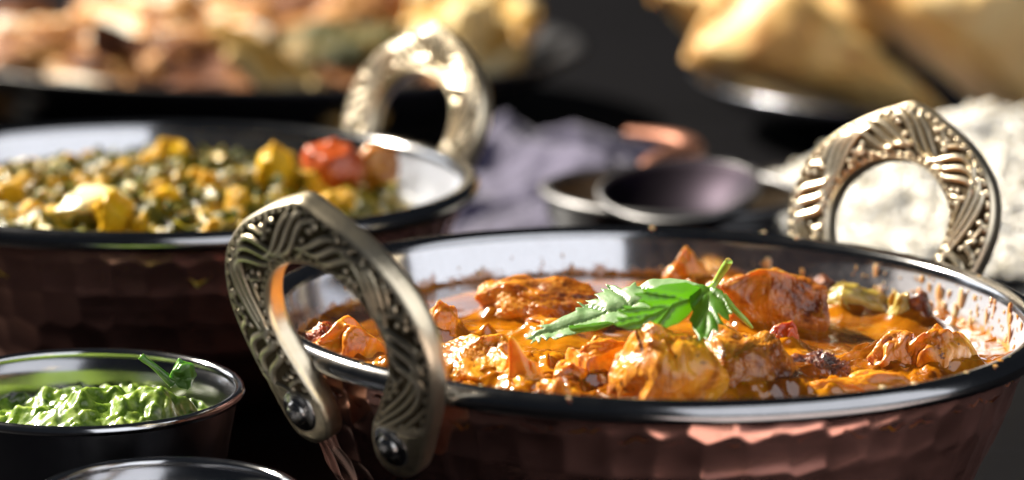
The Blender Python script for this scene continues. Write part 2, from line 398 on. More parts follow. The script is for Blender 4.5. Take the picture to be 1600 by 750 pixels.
def bowl(name_label, loc, az, drop=0., skew=0.):
    root = thing('copper_bowl', name_label, 'bowl', loc)
    # copper outside
    dzs = np.concatenate([np.linspace(.0025, .052, 210), [.0535, .055, .056]]); pr = [(body_r(d), H-d) for d in dzs]+[(.030, 0.0), (.002, .0)]
    V, F = lathe(pr, 900, hammered); link('outer_wall', mesh('outer_wall', V, F), M_copper, root)
    # steel lining
    dzs = np.linspace(.0015, .0535, 50)
    def lin(d): return body_r(d)-.0012
    pr = [(lin(d), H-d*.975) for d in dzs]+[(.028, .0030), (.001, .0028)]
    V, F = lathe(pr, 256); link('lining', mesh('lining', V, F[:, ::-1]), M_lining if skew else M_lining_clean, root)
    # rolled rim
    prof = [(.0757, -.0022), (.0762, -.0008), (.0772, -.0001), (.0785, .0002), (.0797, -.0003), (.0806, -.0016), (.0807, -.0030), (.0801, -.0040), (.0790, -.0043), (.0776, -.0038), (.0768, -.0030)]
    ps = spline([(a, b, 0) for a, b in prof], 34); V, F = lathe([(a, H+b) for a, b, _ in ps], 360); link('rim', mesh('rim', V, F), M_rim, root)
    for k, a in enumerate((az+(R_(3) if skew else 0), az+PI)):
        # e_out outward, e_t tangential, plane leans outward
        tau = R_(18.5); eo = Vector((math.cos(a), math.sin(a), 0)); et = Vector((-math.sin(a), math.cos(a), 0))
        upv = (eo*math.sin(tau)+Vector((0, 0, 1))*math.cos(tau)); nrm = upv.cross(et)*-1
        if nrm.dot(eo) < 0: nrm = -nrm
        # relief faces outward on the outside
        base = eo*(body_r(.0115)+.0034)+Vector((0, 0, H-.0120-drop-(.0022 if skew and k == 0 else 0)))
        mtx = Matrix.Identity(4); xs = nrm.cross(upv)
        for i in range(3): mtx[i][0] = xs[i]; mtx[i][1] = nrm[i]; mtx[i][2] = upv[i]; mtx[i][3] = base[i]
        h = link('handle', ME_handle, M_brass, root); tw = skew if k == 1 else 0.
        h.matrix_local = mtx @ Matrix.Translation((0, 0, .046)) @ Matrix.Rotation(R_(tw), 4, 'Y') @ Matrix.Translation((0, 0, -.046))
        # the same relief on the inner face
        for s in (-1, 1):
            rv = link('rivet', ME_rivet, M_rivet, h); rv.location = (s*.0126, .0032, .0002); rv.rotation_euler = (R_(-90), 0, 0)
    return root
# mirror the relief onto the back of the handle
def two_sided():
    me = ME_handle; nv = 84+11; nu = len(me.vertices)//nv
    co = np.empty(len(me.vertices)*3, np.float32); me.vertices.foreach_get('co', co); G = co.reshape(nu, nv, 3)
    rel = np.empty(nu*nv, np.float32); me.attributes['relief'].data.foreach_get('value', rel); rel = rel.reshape(nu, nv)
    fr = G[:, :84]; bk = fr[:, ::-1].copy(); bk[..., 1] *= -1
    e1 = fr[:, -1:].copy(); e1[..., 1] *= .33; e2 = e1.copy(); e2[..., 1] *= -1
    f1 = fr[:, :1].copy(); f1[..., 1] *= -.33; f2 = f1.copy(); f2[..., 1] *= -1
    G2 = np.concatenate([fr, e1, e2, bk, f1, f2], 1); r2 = np.concatenate([rel[:, :84], np.full((nu, 2), .7), rel[:, :84][:, ::-1], np.full((nu, 2), .7)], 1)
    m = mesh('handle', G2.reshape(-1, 3), grid_faces(nu, G2.shape[1], False, True))
    a = m.attributes.new('relief', 'FLOAT', 'POINT'); a.data.foreach_set('value', r2.ravel().astype(np.float32)); return m
ME_handle = two_sided()

B2 = np.array([-.118, .140])
bowl('hammered copper bowl with brass handles holding orange chicken curry, in sharp focus', (0, 0, 0), R_(45), 0., -4.0)
bowl('blurred hammered copper bowl with brass handle holding yellow and green spinach potato curry', (B2[0], B2[1], 0), R_(43), .0035)

# ------------------------------------------------------------------ chicken curry in the near bowl
ZS = .0455
def chunk(name, size, seed, sub=5, box=2.35, warp=.26, lump=.11, fine=.020, spikes=(), folds=.05, tilt=0):
    V, F = ico(sub); n = V.copy()
    r = (np.abs(n)**box).sum(1)**(-1/box); P = n*r[:, None]; folds = folds*.35
    q = n*1.25+seed*3.17
    P = P+warp*np.stack([fbm(q, 2, seed), fbm(q, 2, seed+50), fbm(q, 2, seed+90)], -1)
    A = np.array(Matrix.Rotation(.4+seed*.37, 3, 'Z') @ Matrix.Rotation(.5+seed*.61, 3, 'X')); nr = n@A.T
    meat = sstep(-.05, .30, noise(n*1.9+seed*1.3, seed+21))
    wq = .25*np.stack([noise(nr*2+seed, seed+31), noise(nr*2+seed, seed+32), noise(nr*2+seed, seed+33)], -1)
    strand = fbm((nr+wq)*np.array([19., 19., 4.])+seed, 3, seed+25)
    grain = fbm(n*17+seed, 3, seed+26, .6)
    d = lump*fbm(n*2.2+seed, 2, seed+7)+folds*(ridge(n*np.array([1.5, 2.2, 1.5])+seed*.7, 1, seed+9)-.3)+.016*fbm(n*5+seed, 2, seed+13)
    d = d+meat*.013*strand+(1-meat)*fine*1.1*grain
    P = P+n*d[:, None]
    for (sx, sy, sz, h, wd) in spikes:
        s = np.array([sx, sy, sz], float); s /= np.linalg.norm(s); g = np.exp(-((1-n@s)/wd)**1.0); P = P+(s*h)[None]*g[:, None]
    P *= np.array(size)/2
    me = mesh(name, P, F); at = me.attributes.new('meat', 'FLOAT', 'POINT'); at.data.foreach_set('value', np.clip(meat*(.55+.45*strand), 0, 1).astype(np.float32))
    return me
CH = []
def piece(cx, base, top, width, dr=.8, m=None, seed=1, sub=5, rz=0., rx=0., name='chicken_piece', label='', cat='chicken piece', sink=.25, group='chicken pieces in the curry', **kw):
    P = at_z(cx, base, ZS); s = scale_at(P); W = width/s; h = (base-top)/s/.98
    hz = h*(1+sink*2)     # total height, sink below the sauce
    me = chunk(name, (W, W*dr, hz), seed, sub, **kw)
    o = link(name, me, m or M_ch, None, (P[0], P[1], ZS+h-hz/2*.98-.0010), (rx, 0, rz)); tag(o, label, cat, group)
    CH.append((P[0], P[1], W/2*.92, W*dr/2*.92, rz)); return o
piece(1036, 642, 522, 158, .85, M_ch, 21, 7, .2, label='big orange chicken chunk under the coriander leaf at the front rim', box=3.2, folds=.13, lump=.12, spikes=[(-.3, -.4, .9, .12, .1)])
piece(1158, 622, 512, 172, .95, M_ch_brn, 5, 7, -.3, label='wide brown chicken chunk right of the big orange one, behind the leaf tip', box=2.1, folds=.06, fine=.016, lump=.10, warp=.22)
piece(938, 614, 530, 112, .9, M_ch_yel, 33, 6, .5, label='golden chicken chunk in the shade of the coriander leaf', box=2.5, folds=.12)
piece(822, 628, 560, 64, .9, M_ch_yel, 8, 6, .1, label='small curled chicken strip with a thin spike pointing up', spikes=[(-.45, 0, .9, 1.1, .035)], folds=.14)
piece(893, 628, 556, 62, .9, M_ch, 11, 6, .4, label='small lumpy chicken bit right of the spiked strip', folds=.14)
piece(868, 655, 580, 70, .9, M_ch, 15, 6, .9, label='smooth orange bit against the front rim, left of the big chunk', box=2.2)
piece(752, 606, 526, 158, .75, M_ch, 41, 7, -.15, label='broad chicken slice just right of the near brass handle', box=3.0, folds=.10, rx=.15)
piece(690, 610, 562, 80, .8, M_ch_yel, 44, 6, .3, label='knobbly golden bit half hidden by the near handle', folds=.16)
piece(686, 540, 484, 62, .8, M_ch, 47, 6, .2, label='orange chicken tip rising beside the near handle', spikes=[(-.1, 0, 1, .45, .12)])
piece(546, 578, 508, 100, .8, M_ch_yel, 52, 6, .2, label='peaked orange chicken chunk seen through the near handle', box=2.9, spikes=[(-.1, .1, 1, .2, .1)], folds=.1)
piece(580, 600, 560, 64, .8, M_ch_yel, 55, 5, .3, label='low orange bit below the peaked one, seen through the handle', folds=.14)
piece(512, 550, 494, 62, .9, M_ch_red, 58, 6, .4, label='dark red brown chicken bit at the left end of the bowl', folds=.16, fine=.06)
piece(738, 530, 513, 60, .9, M_ch_red, 61, 5, .1, label='low dark red bit between the slice and the oil pool', fine=.08)
piece(838, 500, 434, 186, .50, M_ch_brn, 64, 7, .05, label='long glossy brown chicken piece lying in the back left pool', box=3.0, folds=.09)
piece(860, 530, 492, 78, .8, M_ch, 67, 6, .1, label='small orange chicken bit left of the coriander leaf', box=2.3)
piece(1074, 458, 403, 66, .9, M_ch, 70, 6, .2, label='peaked orange bit at the back beside the coriander stalk', spikes=[(0, 0, 1, .3, .12)], folds=.12)
piece(1118, 462, 424, 66, .9, M_ch_brn, 72, 6, .1, label='low brown bit behind the coriander stalk', folds=.12)
piece(1206, 514, 418, 166, .6, M_ch_brn, 76, 7, -.1, label='tall brown chicken piece at the back right of the coriander', box=2.4, folds=.10)
piece(1218, 552, 506, 46, .8, M_tom, 78, 6, .4, name='tomato_bit', label='bright red tomato bit sticking up right of the leaf', cat='tomato bit', folds=.22, spikes=[(.5, 0, .8, .4, .1)], group='vegetable bits in the curry')
piece(1332, 636, 580, 205, .34, M_ch_yel, 81, 7, .08, label='long flat golden chicken strip along the front rim', box=2.6, folds=.06)
piece(1262, 606, 551, 116, .7, M_ch_dark, 84, 7, .3, label='dark charred crusty chicken bit behind the golden strip', folds=.16, fine=.11)
piece(1184, 642, 584, 62, .9, M_ch, 87, 6, .1, label='small round orange lump at the front rim, centre', box=2.1, folds=.05)
piece(1402, 588, 520, 84, .8, M_ch_brn, 90, 6, .5, label='left lobe of the chicken pair near the right end', folds=.12, spikes=[(.2, 0, 1, .2, .15)])
piece(1466, 592, 512, 106, .75, M_ch, 93, 6, .1, label='rounded glossy chicken chunk nearest the right end', box=2.5, folds=.07)
piece(1338, 490, 440, 104, .6, M_veg, 96, 6, .2, name='pepper_bit', label='translucent green yellow pepper bit at the back right wall', cat='pepper bit', folds=.2, group='vegetable bits in the curry')
piece(1282, 480, 430, 60, .7, M_ch_dark, 97, 6, .2, name='onion_bit', label='dark browned onion bit behind the tall chicken piece', cat='onion bit', folds=.2, group='vegetable bits in the curry')
piece(1434, 506, 452, 44, .9, M_ch_dark, 99, 6, .2, name='cardamom_pod', label='dark round pod by the right wall', cat='spice pod', box=2, folds=.02, group='vegetable bits in the curry')
piece(1408, 506, 450, 46, .9, M_veg, 101, 6, .2, name='onion_slice', label='pale glossy onion slice leaning on the dark round pod', cat='onion bit', box=2, folds=.05, group='vegetable bits in the curry')
piece(1352, 566, 548, 40, .8, M_ch_red, 103, 5, .2, label='tiny red brown crumb left of the right hand pair', fine=.1)

def sauce_surface():
    r_in = float(body_r(H-ZS))-.0008; n = 420
    a = np.linspace(-1, 1, n); X, Y = np.meshgrid(a, a, indexing='ij')
    # square -> disc
    U = X*np.sqrt(1-Y*Y/2)*r_in; W = Y*np.sqrt(1-X*X/2)*r_in; rr = np.hypot(U, W)
    P2 = np.stack([U, W], -1)
    pool = sstep(-.018, .015, W+ .006*noise(P2*60, 2)) # smooth towards the back
    h = .0012*(1-pool)+.00035*fbm(P2*55, 3, 4)+(1-pool)*(.0016*fbm(P2*130, 4, 8)+.0008*ridge(P2*210, 3, 12))
    for (cx, cy, ax, ay, rz) in CH:
        c, s = math.cos(rz), math.sin(rz); x = (U-cx)*c+(W-cy)*s; y = -(U-cx)*s+(W-cy)*c
        k = np.sqrt((x/ax)**2+(y/ay)**2)+1e-6; d = np.maximum(0, (k-1))*min(ax, ay)
        h = h+.0030*np.exp(-d/.0022)*(.8+.4*noise(P2*300, 9))
    ang = np.arctan2(W, U); edge = np.stack([np.cos(ang)*26, np.sin(ang)*26], -1)
    climb = .0011+.0011*fbm(edge, 4, 30)
    h = h+np.clip(climb, .0002, .004)*np.exp(-(r_in-rr)/.0011)
    h = np.minimum(h, .006)
    grow = 1+(.0005+h*.32)/r_in*sstep(r_in-.002, r_in, rr)
    V = np.stack([U*grow, W*grow, ZS+h], -1).reshape(-1, 3)
    o = link('curry_sauce', mesh('curry_sauce', V, grid_faces(n, n)), M_sauce)
    tag(o, 'glossy orange brown curry sauce filling the near copper bowl', 'sauce')
sauce_surface()

def droplets():
    """splashes on the lining above the sauce"""
    rng = np.random.default_rng(3); V0, F0 = ico(2); VV, FF = [], []; k = 0
    for i in range(170):
        u = rng.random()
        if u < .78: a = R_(rng.normal(22, 17)); dz = .0025+.0078*rng.random()**.7
        else: a = R_(rng.uniform(60, 150)); dz = .006+.004*rng.random()
        r = body_r(dz)-.0013; s = .00018+.0010*rng.random()**4
        if u > .9: s *= .9
        c = np.array([r*math.cos(a), r*math.sin(a), H-dz]); st = 1+3.2*rng.random()**3
        L = V0*np.array([.45, 1, st])*s*(1+.25*noise(V0*1.6+i, 5))[:, None]; R2 = np.array([[math.cos(a), -math.sin(a), 0], [math.sin(a), math.cos(a), 0], [0, 0, 1]])
        VV.append(L@R2.T+c); FF.append(F0+k); k += len(V0)
    for i in range(16):
        a = R_(rng.uniform(-150, 100)); r = rng.uniform(.0772, .0800); sz = rng.uniform(.00025, .0007); c = np.array([r*math.cos(a), r*math.sin(a), H+.0001])
        VV.append(V0*np.array([1, 1.3, .5])*sz+c); FF.append(F0+k); k += len(V0)
    o = link('sauce_splashes', mesh('sauce_splashes', np.vstack(VV), np.vstack(FF)), M_drop)
    tag(o, 'tiny oil and sauce splashes on the right inner wall of the near bowl', 'sauce splashes', kind='stuff')
m, nt, p = mat('oily_drops'); setc(nt, p, ramp(nt, nz(nt, coords(nt), 90, 2), [(.35, (.62, .30, .05)), (.55, (.75, .60, .38)), (.7, (.50, .20, .04))])); p.inputs['Roughness'].default_value = .08; p.inputs['Coat Weight'].default_value = 1; p.inputs['Subsurface Weight'].default_value = .3; p.inputs['Subsurface Scale'].default_value = .002
M_drop = m
droplets()

# ------------------------------------------------------------------ coriander sprig
def leaf_mat(ca=(.05, .16, .010), cb=(.10, .27, .022), trans=.5, name='coriander_leaf'):
    m, nt, p = mat(name); co = coords(nt)
    at = N(nt, 'ShaderNodeAttribute', attribute_name='vein')
    c = ramp(nt, nz(nt, co, 160, 4, .6), [(.3, ca), (.7, cb)])
    c = mixc(nt, at.outputs['Fac'], c, (.34, .52, .16)); setc(nt, p, c)
    p.inputs['Roughness'].default_value = .40; p.inputs['Specular IOR Level'].default_value = .9; p.inputs['Coat Weight'].default_value = .7; p.inputs['Coat Roughness'].default_value = .38
    nt.links.new(bump(nt, nz(nt, co, 900, 4, .6), .25, .0005), p.inputs['Normal'])
    tr = N(nt, 'ShaderNodeBsdfTranslucent'); tr.inputs['Color'].default_value = (.42, .80, .02, 1)
    mx = N(nt, 'ShaderNodeMixShader'); mx.inputs[0].default_value = trans
    nt.links.new(p.outputs[0], mx.inputs[1]); nt.links.new(tr.outputs[0], mx.inputs[2]); nt.links.new(mx.outputs[0], nt.nodes['Material Output'].inputs['Surface'])
    return m
M_leaf = leaf_mat(); M_leaf_sheen = leaf_mat((.17, .32, .12), (.27, .44, .19), .2, 'coriander_sheen')  # paler copy for the left leaflet, its sheen put into the colour
def leaflet(outline, veins, depth_fn, parent, orig, puff=.0006, name='leaflet', mt=None):
    """outline in photo pixels; depth_fn gives the world y of each point of the blade"""
    O = np.array(outline, float); n = len(O)
    # refine outline
    pts = []
    for i in range(n):
        a, b = O[i], O[(i+1) % n]; k = max(1, int(np.linalg.norm(b-a)/3.0))
        for j in range(k): pts.append(a+(b-a)*j/k)
    B = np.array(pts); nb = len(B)
    x0, y0 = B.min(0); x1, y1 = B.max(0); gx, gy = np.meshgrid(np.arange(x0+1, x1, 2.6), np.arange(y0+1, y1, 2.6)); G = np.stack([gx.ravel(), gy.ravel()], -1)
    j = np.arange(nb); A1, A2 = B, B[(j+1) % nb]
    ins = np.zeros(len(G), bool)
    for a, b in zip(A1, A2):
        c = ((a[1] > G[:, 1]) != (b[1] > G[:, 1]))
        with np.errstate(divide='ignore', invalid='ignore'): xi = (b[0]-a[0])*(G[:, 1]-a[1])/(b[1]-a[1]+1e-12)+a[0]
        ins ^= c & (G[:, 0] < xi)
    dist = np.min(np.linalg.norm(G[:, None]-B[None], axis=2), axis=1); G = G[ins & (dist > 1.3)]
    A = np.vstack([B, G])
    res = delaunay_2d_cdt([Vector(p) for p in A], [], [list(range(nb))], 1, 1e-4)
    P = np.array([v[:] for v in res[0]]); F = [list(f) for f in res[2]]
    vd = np.full(len(P), 99.); main = np.full(len(P), 99.)
    for vi, v in enumerate(veins):
        v = np.array(v, float)
        for a, b in zip(v[:-1], v[1:]):
            ab = b-a; t = np.clip(((P-a)@ab)/(ab@ab), 0, 1); d = np.linalg.norm(P-a-t[:, None]*ab, axis=1); vd = np.minimum(vd, d*(1. if vi == 0 else 1.5))
    yy = depth_fn(P[:, 0], P[:, 1])
    W = np.array([at_y(a, b, c) for (a, b), c in zip(P, yy)])
    vein = np.exp(-(vd/1.3)**2); quilt = np.clip(vd/9, 0, 1)
    wr = noise(P*.06, 4)
    W[:, 2] += puff*.6*(quilt-.6*vein)+.0003*wr
    W[:, 1] -= .7*puff*(quilt-.6*vein)
    W -= np.array(orig)
    me = mesh(name, W, F)
    at = me.attributes.new('vein', 'FLOAT', 'POINT'); at.data.foreach_set('value', (vein*.75).astype(np.float32))
    o = link(name, me, mt or M_leaf, parent)
    sm = o.modifiers.new('thickness', 'SOLIDIFY'); sm.thickness = .00016; sm.offset = 0
    return o
def coriander():
    J = at_y(1108, 452, -.026); orig = J
    root = thing('coriander_sprig', 'fresh green coriander sprig with serrated leaves lying on the chicken curry', 'herb sprig', tuple(orig))
    def Z(*q): return [(820+a/4.21, 390+b/4.21) for a, b in q]
    left = Z((1200, 250), (1130, 225), (1060, 203), (960, 190), (880, 200), (800, 216), (735, 246), (726, 218), (704, 240), (690, 258), (640, 264), (595, 240), (530, 234), (556, 264), (500, 268), (522, 292), (458, 308), (492, 338), (400, 336), (428, 354), (340, 360), (388, 386), (335, 400), (335, 420), (250, 455), (215, 475), (165, 500), (76, 518), (130, 532), (70, 548), (4, 602), (54, 590), (36, 630), (78, 594), (92, 626), (112, 576), (143, 606), (166, 578), (200, 592), (260, 580), (350, 555), (450, 535), (560, 505), (650, 470), (800, 420), (1000, 350), (1120, 300))
    flap = Z((285, 505), (330, 500), (400, 492), (450, 480), (500, 474), (545, 474), (604, 482), (560, 500), (470, 525), (390, 545), (330, 542), (296, 525))
    mid = Z((1150, 250), (1060, 220), (980, 230), (900, 240), (850, 262), (768, 262), (800, 290), (715, 305), (732, 322), (772, 335), (738, 356), (800, 362), (842, 374), (760, 376), (644, 368), (668, 392), (606, 400), (625, 422), (684, 442), (598, 446), (622, 475), (592, 497), (615, 515), (690, 532), (730, 530), (770, 562), (850, 550), (930, 530), (1000, 500), (1060, 450), (1110, 400), (1130, 320))
    right = Z((1080, 240), (1160, 235), (1230, 255), (1300, 285), (1320, 330), (1370, 428), (1338, 420), (1348, 476), (1308, 456), (1262, 420), (1275, 450), (1310, 500), (1272, 495), (1272, 566), (1235, 530), (1213, 552), (1202, 606), (1172, 578), (1150, 610), (1135, 570), (1100, 522), (1095, 480), (1080, 465), (1105, 420), (1090, 380), (1080, 300))
    # blade planes: the left one tips up towards the light, the others fold down towards the lens
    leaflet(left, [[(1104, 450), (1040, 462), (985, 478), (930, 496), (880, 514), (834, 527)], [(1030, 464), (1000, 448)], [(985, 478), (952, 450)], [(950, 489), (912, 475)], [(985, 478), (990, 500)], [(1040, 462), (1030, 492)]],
            lambda x, y: -.0275-(x-1100)*.00005-(y-455)*.00019, root, orig, mt=M_leaf_sheen)
    leaflet(flap, [[(962, 504), (890, 514)]], lambda x, y: -.0330+(x-925)*.00002-(y-510)*.0001, root, orig, .0003)
    leaflet(mid, [[(1108, 455), (1060, 472), (1010, 494), (966, 510)], [(1070, 468), (1005, 456)], [(1050, 476), (972, 481)], [(1030, 486), (968, 498)], [(1050, 476), (1020, 516)]],
            lambda x, y: -.0290-(1108-x)*.00010-(y-452)*.00006-.002*np.sin((x-960)/150*PI), root, orig)
    leaflet(right, [[(1108, 452), (1106, 480), (1102, 522)], [(1108, 454), (1130, 470), (1142, 496)], [(1106, 480), (1122, 512)], [(1106, 482), (1088, 512)], [(1108, 454), (1084, 480)]],
            lambda x, y: -.0310-(y-452)*.00020-.0015*np.cos((x-1105)/45*PI*.5)*((y-450)/70), root, orig)
    ms, nt, p = mat('coriander_stalk'); setc(nt, p, ramp(nt, nz(nt, coords(nt), 200, 3), [(.3, (.25, .5, .05)), (.7, (.42, .66, .14))])); p.inputs['Roughness'].default_value = .3; p.inputs['Subsurface Weight'].default_value = .4; p.inputs['Subsurface Scale'].default_value = .002; p.inputs['Coat Weight'].default_value = .5
    def S(pts, rad):
        W = [np.array(at_y(a, b, c))-orig for a, b, c in pts]; V, F = tube(W, rad, 14, 50); link('stalk', mesh('stalk', V, F), ms, root)
    S([(1104, 456, -.028), (1116, 444, -.026), (1126, 428, -.026), (1134, 416, -.027), (1139, 408, -.028)], [.0006, .00065, .0007, .00085, .00080])
    S([(1130, 462, -.0265), (1142, 478, -.028), (1156, 492, -.029), (1166, 502, -.029), (1176, 513, -.029)], [.00075, .00075, .0006, .0006, .0003])
coriander()

# ------------------------------------------------------------------ spinach potato curry in the far bowl
M_saag = food('spinach_curry', [(.3, (.022, .028, .001)), (.44, (.08, .080, .003)), (.54, (.26, .19, .005)), (.62, (.56, .36, .006)), (.75, (.80, .54, .02))], 95, rough=.45, coat=.35, coatr=.15, spec=.3, bstr=.5, bdist=.001, sss=.2, seed=21)
M_pot = food('potato_yellow', [(.3, (.24, .11, .002)), (.5, (.62, .34, .003)), (.75, (.86, .56, .02))], 90, rough=.5, coat=.12, spec=.2, sssr=(1, .8, .1), seed=22)
M_pot2 = food('potato_pale', [(.3, (.6, .48, .12)), (.6, (.85, .78, .45)), (.8, (.9, .86, .65))], 90, rough=.35, seed=24)
M_spin = food('spinach_dark', [(.3, (.02, .028, .002)), (.55, (.07, .075, .003)), (.75, (.30, .25, .008))], 150, rough=.6, coat=.0, spec=.12, seed=23)
def saag():
    n = 320; r_in = float(body_r(.010))-.0008; zb = H-.0110; a = np.linspace(-1, 1, n); X, Y = np.meshgrid(a, a, indexing='ij')
    U = X*np.sqrt(1-Y*Y/2)*r_in; W = Y*np.sqrt(1-X*X/2)*r_in; rr = np.hypot(U, W); P2 = np.stack([U, W], -1)
    def hf(U, W):
        rr = np.hypot(U, W); P2 = np.stack([U, W], -1)
        dome = .0068*(1-(rr/r_in)**2.4); dome = dome*sstep(.060, .035, U-.2*W+.005)
        return dome
    h = hf(U, W)-.010*sstep(.048, .064, U-.2*W)+.0028*fbm(P2*120, 3, 41)+.0016*ridge(P2*230, 3, 44)*1.2
    V = np.stack([U, W, zb+h-.001], -1).reshape(-1, 3)
    o = link('spinach_curry', mesh('spinach_curry', V, grid_faces(n, n)), M_saag, None, (B2[0], B2[1], 0)); tag(o, 'lumpy yellow green spinach curry filling the far copper bowl', 'curry')
    rng = np.random.default_rng(8)
    protos = [chunk('potato_cube', (1, 1, 1), 200+i, 4, box=3.6, warp=.2, lump=.06, folds=.06, fine=.02) for i in range(6)]
    for me in protos: me.materials.append(M_pot)
    prot2 = [chunk('potato_cube', (1, 1, 1), 230+i, 4, box=3.2, warp=.25, lump=.06, folds=.08, fine=.02) for i in range(3)]
    for me in prot2: me.materials.append(M_pot2)
    protol = [chunk('spinach_lump', (1, 1, 1), 260+i, 4, box=2.4, warp=.35, lump=.14, folds=.2, fine=.03) for i in range(3)]
    for me in protol: me.materials.append(M_saag)
    for i in range(80):
        while True:
            x, y = rng.uniform(-.07, .062, 2)
            if math.hypot(x, y) < .064 and x-.2*y < .049: break
        pale = rng.random() < .09
        s = rng.uniform(.0045, .0090); me = (prot2[i % 3] if pale else protos[i % 6])
        o = link('potato_cube', me, None, None, (B2[0]+x, B2[1]+y, zb+float(hf(np.array(x), np.array(y)))+s*.04), tuple(rng.uniform(0, 3, 3)))
        o.scale = (s*1.1, s*.8, s*.5)
        if i % 5 in (1, 3) and not pale:
            o.data = protol[i % 3]; tag(o, 'olive green spinach lump in the far copper bowl', 'spinach lump', 'olive spinach lumps in the far bowl'); o.name = 'spinach_lump'; continue
        if pale: tag(o, 'pale creamy potato cube among the spinach in the far copper bowl', 'potato cube', 'pale potato cubes in the spinach curry')
        else: tag(o, 'yellow potato cube coated in spinach sauce in the far copper bowl', 'potato cube', 'yellow potato cubes in the spinach curry')
    # shreds of wilted spinach: nobody could count them
    VV, FF = [], []; k = 0
    for i in range(300):
        x, y = rng.uniform(-.07, .068, 2)
        if math.hypot(x, y) > .068 or x-.2*y > .052: continue
        z = zb+float(hf(np.array(x), np.array(y)))+rng.uniform(.0005, .0035); L = rng.uniform(.003, .008); wd = rng.uniform(.0015, .004)
        t = np.linspace(-1, 1, 7); q = np.linspace(-1, 1, 4); T, Q = np.meshgrid(t, q, indexing='ij'); ph = rng.uniform(0, 6.3)
        loc = np.stack([T*L/2, Q*wd/2*(1-.5*T*T), .0009*np.sin(T*3+ph)+.0006*np.cos(Q*3+ph)], -1).reshape(-1, 3)
        A = np.array(Matrix.Rotation(rng.uniform(0, 6.3), 3, 'Z') @ Matrix.Rotation(rng.uniform(-.6, .6), 3, 'X')); VV.append(loc@A.T+[x, y, z]); FF.append(grid_faces(7, 4)+k); k += 28
    o = link('spinach_shreds', mesh('spinach_shreds', np.vstack(VV), np.vstack(FF)), M_spin, None, (B2[0], B2[1], 0)); tag(o, 'wilted dark green spinach shreds over the far curry', 'spinach', kind='stuff')
    def big(px, py, wpx, hpx, m, seed, name, label, cat, **kw):
        P = at_z(px, py, zb+.007); s = scale_at(P); me = chunk(name, (wpx/s, wpx/s*.8, hpx/s*1.25), seed, 5, **kw)
        o = link(name, me, m, None, (P[0], P[1], P[2]+hpx/s*.05), (0, 0, .3)); tag(o, label, cat)
    big(522, 268, 100, 74, M_tom, 301, 'tomato_wedge', 'soft red tomato wedge at the right side of the spinach curry', 'tomato', box=2.0, lump=.05, warp=.12, folds=.03)
    big(590, 262, 60, 50, M_ch_brn, 302, 'tomato_skin', 'brown red tomato skin strip right of the red wedge', 'tomato', box=2.3)
    big(150, 332, 120, 54, M_pot2, 303, 'potato_chunk', 'large white potato chunk at the front edge of the far bowl', 'potato chunk', box=3)
    big(175, 345, 56, 50, M_pot, 306, 'potato_chunk', 'yellow pointed potato chunk right of the white one at the front edge', 'potato chunk', spikes=[(-.1, 0, 1, .4, .2)])
    big(268, 252, 56, 44, M_pot, 304, 'potato_chunk', 'big round yellow potato chunk at the back centre of the far bowl', 'potato chunk')
    big(430, 282, 52, 66, M_pot, 305, 'potato_chunk', 'tall wedge of yellow potato right of centre in the far bowl', 'potato chunk', spikes=[(0, 0, 1, .5, .2)])
    big(262, 312, 50, 30, M_pot, 307, 'potato_chunk', 'flat orange yellow potato chunk in the middle of the far bowl', 'potato chunk')
saag()

# ------------------------------------------------------------------ sauce cups
def cup(loc, R, h, label, rimcol=None):
    root = thing('sauce_cup', label, 'sauce cup', loc)
    rb = R*.74
    out = [(rb*.02, 0), (rb*.96, 0), (rb, .001)]+[(rb+(R*.965-rb)*(t**.8), .001+(h-.003)*t) for t in np.linspace(.05, 1, 24)]
    V, F = lathe(out, 160); link('outer_wall', mesh('outer_wall', V, F), M_darksteel, root)
    inn = [(R*.955, h-.0015)]+[(rb-.001+(R*.955-rb)*(t**.8), .002+(h-.004)*t) for t in np.linspace(.97, .03, 22)]+[(.001, .002)]
    V, F = lathe(inn, 160); link('inner_wall', mesh('inner_wall', V, F), M_steel2, root)
    pr = [(R*.958+.00115*math.cos(a)+.0006, h-.0010+.00105*math.sin(a)) for a in np.linspace(0, 2*PI, 20)]
    V, F = lathe(pr, 200); link('rim', mesh('rim', V, F), rimcol or M_steel, root)
    return root
M_steel2 = metal('cup_steel', (.34, .35, .37), (.44, .44, .46), .2, .05, 60, .02)
CUP = (-.1155, -.006)
cup((CUP[0], CUP[1], 0), .0322, .038, 'small steel sauce cup filled with green chutney, left of the near bowl')
c2 = at_z(287, 714, .034); cup((c2[0], c2[1]-.024, 0), .0245, .034, 'small steel cup cut off by the bottom edge, in front of the chutney cup')
